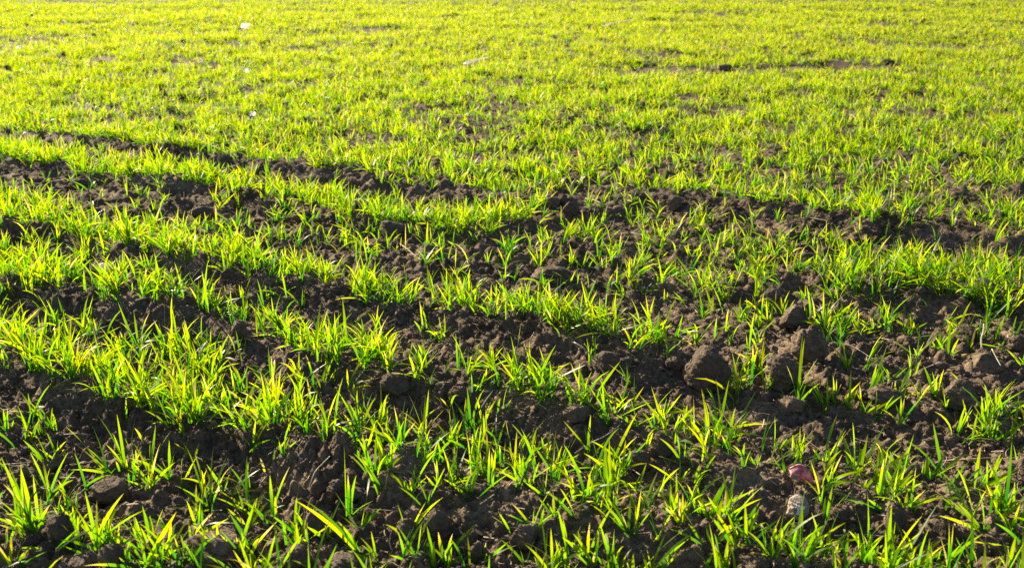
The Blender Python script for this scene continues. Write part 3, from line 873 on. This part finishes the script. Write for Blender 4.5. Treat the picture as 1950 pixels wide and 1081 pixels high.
UPRIGHT = [
    ('stem', (316, 668), (323, 578), 1.7, 1.0, M_STRAW_GREY, 'thin dry upright stem standing before the dark bank'),
    ('stem', (1188, 742), (1184, 712), 4.0, 3.0, M_STRAW, 'pale broken stem stub standing in the furrow'),
    ('stem', (1869, 662), (1863, 614), 3.0, 2.2, M_PEBBLE, 'whitish upright stub behind the broad right-edge clod'),
    ('stem', (1895, 652), (1874, 622), 2.4, 1.6, M_STRAW, 'leaning straw stub right of the whitish upright stub'),
    ('stem', (593, 1078), (588, 958), 1.6, 1.0, M_STRAW, 'thin dry upright stem standing at the bottom edge'),
    ('stem', (1156, 1040), (1155, 1018), 2.6, 1.6, M_PEBBLE, 'short white stub standing in crumbs at the bottom middle'),
    ('stem', (1258, 948), (1263, 924), 2.8, 2.2, M_MARK, 'short white stub standing among blades below the upright brown clod'),
    ('stem', (743, 1045), (743, 1018), 3.0, 1.6, M_PEBBLE, 'white stub standing right of the long leaning blades at the bottom'),
    ('stem', (438, 902), (438, 868), 1.6, 1.2, M_STRAW, 'short dry stem standing in open soil at lower left'),
    ('stem', (350, 384), (353, 366), 2.2, 1.6, M_STRAW, 'short pale stem standing on the wide bare furrow'),
    ('stem', (1345, 716), (1340, 700), 1.4, 1.0, M_STRAW, ''),
]
for i, (name, pts, w0, w1, mat, label, lift) in enumerate(LYING):
    path = []
    for u, v in pts:
        x, y = map(float, ground(u, v))
        z = float(height(np.array([x]), np.array([y]))[0])
        x, y = map(float, ground(u, v, z + lift))
        path.append((x, y, z + lift))
    path = np.array(path)
    s = float(scale_at(path[0, 0], path[0, 1]))
    t = np.linspace(0, len(pts) - 1, 14)
    path = np.stack([np.interp(t, np.arange(len(pts)), path[:, k]) for k in range(3)], 1)
    path[1:-1] = (path[:-2] + path[1:-1] * 2 + path[2:]) / 4
    org = path[0].copy()
    if name == 'stalk':                                     # a split, dried stalk: one thin curved sheath, bleached white
        wd = np.linspace(w0 * 1.5, w1, 14)[:, None] * s
        wd[0] *= .55
        ang = np.linspace(-1.5, 1.5, 7)[None]
        tn = path[-1] - path[0]; tn = tn / np.linalg.norm(tn)
        sdv = np.array([-tn[1], tn[0], 0.0])
        V = path[:, None] - org + (np.sin(ang) * wd * .55)[..., None] * sdv + ((np.cos(ang) - .3) * wd * .9)[..., None] * np.array([0, 0, 1.0])
        g = np.arange(14 * 7).reshape(14, 7)
        q = np.stack([g[:-1, :-1], g[1:, :-1], g[1:, 1:], g[:-1, 1:]], -1).reshape(-1)
        tag(link(name, mesh_from(name, V.reshape(-1, 3), q, 4, M_PALE), org), label, 'stalk', 'dry plant remains on the soil')
        continue
    me = tube_mesh(name, path - org, w0 * s / 2 * 1.1, w1 * s / 2 * 1.1, mat, 7, .7, i)
    tag(link(name, me, org), label, {'husk': 'husk', 'root': 'root', 'twig': 'twig', 'stalk': 'stalk', 'stem': 'stem'}.get(name, 'straw'), 'dry plant remains on the soil')
    LAND.append((float(path[7, 0]), float(path[7, 1]), None))
for i, (name, (bu, bv), (tu, tv), w0, w1, mat, label) in enumerate(UPRIGHT):
    if not label:
        continue
    x, y = map(float, ground(bu, bv))
    z = float(height(np.array([x]), np.array([y]))[0])
    x, y = map(float, ground(bu, bv, z))
    s = float(scale_at(x, y))
    hgt = (bv - tv) * s / CP
    t = np.linspace(0, 1, 9)
    path = np.stack([(tu - bu) * s * t + .0012 * np.sin(t * 7 + i), .006 * np.sin(t * 3 + i) * t, -.004 + (hgt + .004) * t], 1)
    tag(link(name, tube_mesh(name, path, w0 * s / 2, w1 * s / 2, mat, 7, 1, 40 + i), (x, y, z)), label, 'stem', 'dry plant remains on the soil')

CLEAR = [(float(q[0]), float(q[1]), .045) for q in (ground(np.linspace(880, 925, 5), np.linspace(124, 112, 5))[0:2],) for q in zip(*q)]
PEBBLES = [(467, 47, 17, 'bright white scrap in the far wheat near the top', .03), (480, 213, 13, 'white scrap in dense wheat above the bare furrows', .03),
           (35, 87, 10, 'small white scrap in the far wheat at the left edge', .035), (468, 132, 15, 'dull whitish scrap in the far wheat below the bright white scrap', .03),
           (197, 506, 22, 'pale stone nestling in the wheat row at left', .03), (237, 188, 12, 'pinkish pale pebble in far wheat above the upper left rows', .02),
           (122, 40, 7, 'tiny white scrap in the farthest wheat at upper left', .04)]
for i, (u, v, w, label, lift) in enumerate(PEBBLES):
    x, y = map(float, ground(u, v))
    z = float(height(np.array([x]), np.array([y]))[0]) + lift
    x, y = map(float, ground(u, v, z))
    s = float(scale_at(x, y))
    r = w * s / 2
    zg = float(height(np.array([x]), np.array([y]))[0])
    r2 = max(r * .6, (z + r * .5 - zg) / 1.9)               # the stone reaches down to the soil
    CLEAR.append((x, y, r * 1.1))
    if 'scrap' in label:                                    # a thin crumpled bit, light shines through it
        n = 9
        aa, bb = np.meshgrid(np.linspace(-1, 1, n), np.linspace(-1, 1, n), indexing='ij')
        rim = np.minimum(1, 1.15 / (np.hypot(aa, bb) + .01)) * 1.12
        fold = fbm(aa * 1.4 + i * 3, bb * 1.4, 400 + i, 3)
        V = np.stack([aa * r * .85 * rim, fold * r * .8 + bb * r * .35, bb * r * .5 * rim + (z - zg) * .7], -1).reshape(-1, 3)
        g = np.arange(n * n).reshape(n, n)
        q = np.stack([g[:-1, :-1], g[1:, :-1], g[1:, 1:], g[:-1, 1:]], -1).reshape(-1, 4)
        tag(link('white_scrap', mesh_from('white_scrap', V, q.ravel(), 4, M_SCRAP), (x, y, zg)), label, 'scrap', 'white scraps in the wheat')
        continue
    p = clod_shape('round', 700 + i) * np.array([r, r * .9, r2])
    tag(link('pebble', mesh_from('pebble', p, ICO5F.ravel(), 3, M_PEBBLE), (x, y, zg + r2 * .85)), label, 'pebble', 'pale pebbles in the wheat')


# ------------------------------------------------------------------ plants
traced = traced_blades(np.random.default_rng(5))
px, py, pnb, phs, plod = scatter()
keep = np.ones(len(px), bool)
for (cx, cy, cr) in clod_spots:
    keep &= np.hypot(px - cx, py - cy) > cr * .85
for (cx, cy, cr) in CLEAR:
    keep &= ~((np.abs(px - cx) < cr) & (py > cy - .9 * cr - .14) & (py < cy + .8 * cr))
px, py, pnb, phs, plod = px[keep], py[keep], pnb[keep], phs[keep], plod[keep]
pz = height(px, py)
pu, pv = frame(px, py, pz)

# the 300 that show largest become things of their own; the rest of the field is one mass
near = [(t[0][1], 'traced', i) for i, t in enumerate(traced) if -60 < TRACED[i][0][0] < 2010]
infr = (pu > 5) & (pu < PW - 5) & (pv < PH + 10) & (pv > 400)
near += [(py[i], 'grown', i) for i in np.nonzero(infr)[0]]
near.sort()
near = near[:300]
single_grown = {i for _, k, i in near if k == 'grown'}
single_traced = {i for _, k, i in near if k == 'traced'}

def trim(P, S, W, TI):
    V, q, ti, al = ribbons(P, W, S, TI)
    return V, q, ti, al

things = []
for _, k, i in near:
    if k == 'traced':
        (x, y, z), P, S, W, TI = traced[i]
    else:
        r = np.random.default_rng(9000 + int(i))
        x, y, z = float(px[i]), float(py[i]), float(pz[i])
        base, L, az, inc, cu_, tw, TI, _i = plants_to_blades(np.array([x]), np.array([y]), np.array([z]), r, np.array([pnb[i]]), np.array([phs[i]]))
        P, S = grown(base, L, az, inc, cu_, tw, 8)
        W = (.0026 + .019 * L) * r.uniform(.85, 1.15, len(L))
    V, q, ti, al = trim(P, S, W, TI)
    org = np.array([x, y, z])
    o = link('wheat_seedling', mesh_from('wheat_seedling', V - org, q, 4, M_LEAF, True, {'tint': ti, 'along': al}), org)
    top = P[:, :, 2].max() - z
    tips = P[:, -1] - org
    lean = float(np.median(tips[:, 0])) / max(float(top), .01)
    flat = bool(((tips[:, 2] < .35 * np.hypot(tips[:, 0], tips[:, 1])) & (np.hypot(tips[:, 0], tips[:, 1]) > .03)).any())
    things.append((o, x, y, len(P), float(top), lean, flat))

# labels: look first, then the nearest landmark, the side of it and the order on that side
marks = [m for m in LAND if m[2]]
by = {}
for t in things:
    d = [math.hypot((t[1] - m[0]), (t[2] - m[1]) * 1.0) for m in marks]
    k = int(np.argmin(d))
    dx, dy = t[1] - marks[k][0], t[2] - marks[k][1]
    side = ('right of' if dx > 0 else 'left of') if abs(dx) > abs(dy) else ('behind' if dy > 0 else 'in front of')
    by.setdefault((k, side), []).append((d[k], t))
NUM = ['', 'one', 'two', 'three', 'four', 'five', 'six', 'seven', 'eight', 'nine']
ORD = ['first', 'second', 'third', 'fourth', 'fifth', 'sixth', 'seventh', 'eighth', 'ninth', 'tenth', 'eleventh', 'twelfth', 'thirteenth', 'fourteenth', 'fifteenth', 'sixteenth',
       'seventeenth', 'eighteenth', 'nineteenth', 'twentieth']
for (k, side), lst in by.items():
    lst.sort(key=lambda q: q[0])
    for r, (d, (o, x, y, nb, top, lean, flat)) in enumerate(lst):
        size = 'tall' if top > .085 else 'short' if top < .05 else 'green'
        if flat:
            look = 'flat lying' if nb <= 2 else 'sprawling'
        else:
            look = 'right leaning' if lean > .35 else 'left leaning' if lean < -.35 else 'upright'
        where = f'{ORD[min(r, 19)]} {side}' if len(lst) > 1 else side
        words = f'{size} {look} wheat seedling {where} {marks[k][2]}'
        if len(words.split()) > 14:
            size = ''
        tag(o, f'{size} {look} wheat seedling {where} {marks[k][2]}'.strip(), 'seedling', 'wheat seedlings growing in rows')

# the rest
rest = np.array([i not in single_grown for i in range(len(px))])
Vs, Qs, Ts, As, off = [], [], [], [], 0
for seg in sorted(set(plod.tolist()), reverse=True):
    m = rest & (plod == seg)
    base, L, az, inc, cu_, tw, TI, _i = plants_to_blades(px[m], py[m], pz[m], RNG, pnb[m], phs[m])
    P, S = grown(base, L, az, inc, cu_, tw, seg)
    W = (.0026 + .018 * L) * RNG.uniform(.85, 1.15, len(L))
    if seg == 4:
        W = W * np.clip(base[:, 1] / 9, 1, 1.5)
    if seg <= 3:
        W = W * 1.8
    V, q, ti, al = ribbons(P, W, S, TI)
    Vs.append(V); Qs.append(q + off); Ts.append(ti); As.append(al); off += len(V)
for i, t in enumerate(traced):
    if i not in single_traced:
        V, q, ti, al = ribbons(t[1], t[3], t[2], t[4])
        Vs.append(V); Qs.append(q + off); Ts.append(ti); As.append(al); off += len(V)
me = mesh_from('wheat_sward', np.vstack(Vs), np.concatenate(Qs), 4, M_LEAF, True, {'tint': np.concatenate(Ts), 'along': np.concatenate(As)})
tag(link('wheat_sward', me), 'sunlit young wheat covering the field beyond the nearest plants', 'wheat', None, 'stuff')
print('plants', len(px), 'verts', off)

# ------------------------------------------------------------------ loose crumbs of soil (uncountable)
def crumbs():
    r = np.random.default_rng(21)

    def shapes(co, n, cuts):
        out = []
        for _ in range(n):
            q = co * (1 + r.normal(0, .14, (len(co), 1)))
            for _ in range(cuts):
                d = r.normal(0, 1, 3); d /= np.linalg.norm(d)
                q = q - np.maximum(q @ d - r.uniform(.45, .9), 0)[:, None] * d
            out.append(q * np.array([r.uniform(.8, 1.25), r.uniform(.8, 1.2), r.uniform(.65, 1.0)]))
        return np.array(out)
    SH1, SH2, SH3 = shapes(ICO1, 40, 2), shapes(ICO2, 60, 5), shapes(ico(3)[0], 40, 7)
    F3 = ico(3)[1]
    Vs, Fs, off = [], [], 0
    for n, y0, y1, lo, hi, sh, f in ((60000, 1.05, 3.2, .0013, .0042, SH1, ICO1F), (9000, 1.05, 3.6, .0036, .0085, SH2, ICO2F), (900, 1.1, 4.5, .007, .015, SH3, F3),
                                     (9000, 3.0, 6.5, .004, .014, SH1, ICO1F), (2500, 6.0, 14.0, .010, .03, SH1, ICO1F)):
        y = r.uniform(y0 ** .7, y1 ** .7, n) ** (1 / .7)
        x = r.uniform(-1, 1, n) * (.58 * y + .6)
        pt = fbm(x * 3.5, y * 3.5, 55, 3) + .8 * fbm(x * 16, y * 16, 57, 2)
        k = r.random(n) < np.clip(.55 + 1.5 * pt, .06, 1)
        x, y = x[k], y[k]
        m = len(x)
        z = height(x, y)
        rad = lo + (hi - lo) * r.random(m) ** 2.4
        q = sh[r.integers(0, len(sh), m)]
        a = r.uniform(0, 6.283, m)
        ca, sa = np.cos(a)[:, None], np.sin(a)[:, None]
        q = np.stack([q[..., 0] * ca - q[..., 1] * sa, q[..., 0] * sa + q[..., 1] * ca, q[..., 2]], -1) * rad[:, None, None]
        q = q + np.stack([x, y, z + rad * .35], 1)[:, None]
        nv = q.shape[1]
        Vs.append(q.reshape(-1, 3))
        Fs.append((f[None] + (off + np.arange(m) * nv)[:, None, None]).reshape(-1))
        off += m * nv
    me = mesh_from('soil_crumbs', np.vstack(Vs), np.concatenate(Fs), 3, M_CLOD, False)
    tag(link('soil_crumbs', me), 'loose brown crumbs of dry soil strewn between the wheat rows', 'crumbs', None, 'stuff')


crumbs()

# short bits of chaff lying about (uncountable)
def chaff():
    r = np.random.default_rng(31)
    n = 4200
    y = r.uniform(1.05 ** .7, 6 ** .7, n) ** (1 / .7)
    x = r.uniform(-1, 1, n) * (.58 * y + .5)
    z = height(x, y)
    B = n
    L = r.uniform(.006, .035, n) * np.where(y > 3, 1.3, 1)
    az = r.uniform(0, 6.283, n)
    el = r.normal(.08, .22, n)
    t = np.linspace(-.5, .5, 4)
    d = np.stack([np.cos(az) * np.cos(el), np.sin(az) * np.cos(el), np.sin(el)], 1)
    sd = np.stack([-np.sin(az), np.cos(az), np.zeros(n)], 1)
    bend = r.normal(0, .10, n) * L
    P = np.stack([x, y, z + .005], 1)[:, None] + d[:, None] * (L[:, None] * t)[..., None] + sd[:, None] * (bend[:, None] * (t * t * 4))[..., None]
    rad = r.uniform(.0005, .0012, n)
    up = np.cross(d, sd)
    ring = []
    for a in (0, 2.094, 4.189):
        ring.append(P + (sd[:, None] * math.cos(a) + up[:, None] * math.sin(a)) * rad[:, None, None])
    V = np.stack(ring, 2)            # n 4 3 3
    idx = np.arange(n * 12).reshape(n, 4, 3)
    q = np.stack([idx[:, :-1], np.roll(idx, -1, 2)[:, :-1], np.roll(idx, -1, 2)[:, 1:], idx[:, 1:]], -1).reshape(-1)
    me = mesh_from('straw_litter', V.reshape(-1, 3), q, 4, M_STRAW, True)
    tag(link('straw_litter', me), 'tiny bits of chaff and rootlets scattered over the soil', 'litter', None, 'stuff')


chaff()

# ------------------------------------------------------------------ light
SUN_EL, SUN_AZ = math.radians(21), math.radians(-42)     # ahead and to the left of the viewer
w = bpy.data.worlds.new('World')
scene.world = w
w.use_nodes = True
nt = w.node_tree
bg = nt.nodes['Background']
sky = nt.nodes.new('ShaderNodeTexSky')
sky.sky_type = 'NISHITA'
sky.sun_disc = False
sky.sun_elevation = SUN_EL
sky.sun_rotation = SUN_AZ
nt.links.new(sky.outputs[0], bg.inputs['Color'])
bg.inputs['Strength'].default_value = .055
sd = bpy.data.lights.new('sun', 'SUN')
sd.energy = 5.0
sd.angle = math.radians(.6)
sd.color = (1.0, .86, .62)
so = bpy.data.objects.new('sun', sd)
COL.objects.link(so)
dirv = Vector((math.sin(SUN_AZ) * math.cos(SUN_EL), math.cos(SUN_AZ) * math.cos(SUN_EL), math.sin(SUN_EL)))
so.rotation_euler = dirv.to_track_quat('Z', 'Y').to_euler()
so.location = dirv * 50

# ------------------------------------------------------------------ camera
cd = bpy.data.cameras.new('camera')
cd.sensor_width = 36
cd.lens = FPX / PW * 36
cd.clip_start = .05
cd.clip_end = 3000
cd.dof.use_dof = True
cd.dof.focus_distance = 2.1
cd.dof.aperture_fstop = 7
co = bpy.data.objects.new('camera', cd)
COL.objects.link(co)
co.location = (0, 0, CAM_H)
co.rotation_euler = (math.pi / 2 - PITCH, 0, 0)
scene.camera = co

vs = scene.view_settings
scene.display_settings.display_device = 'sRGB'
vs.view_transform = 'Standard'
vs.look = 'None'
vs.exposure = 1.58
vs.gamma = 1
scene.cycles.max_bounces = 8
scene.cycles.transparent_max_bounces = 8
scene.cycles.filter_width = 1.5
scene.cycles.use_denoising = False
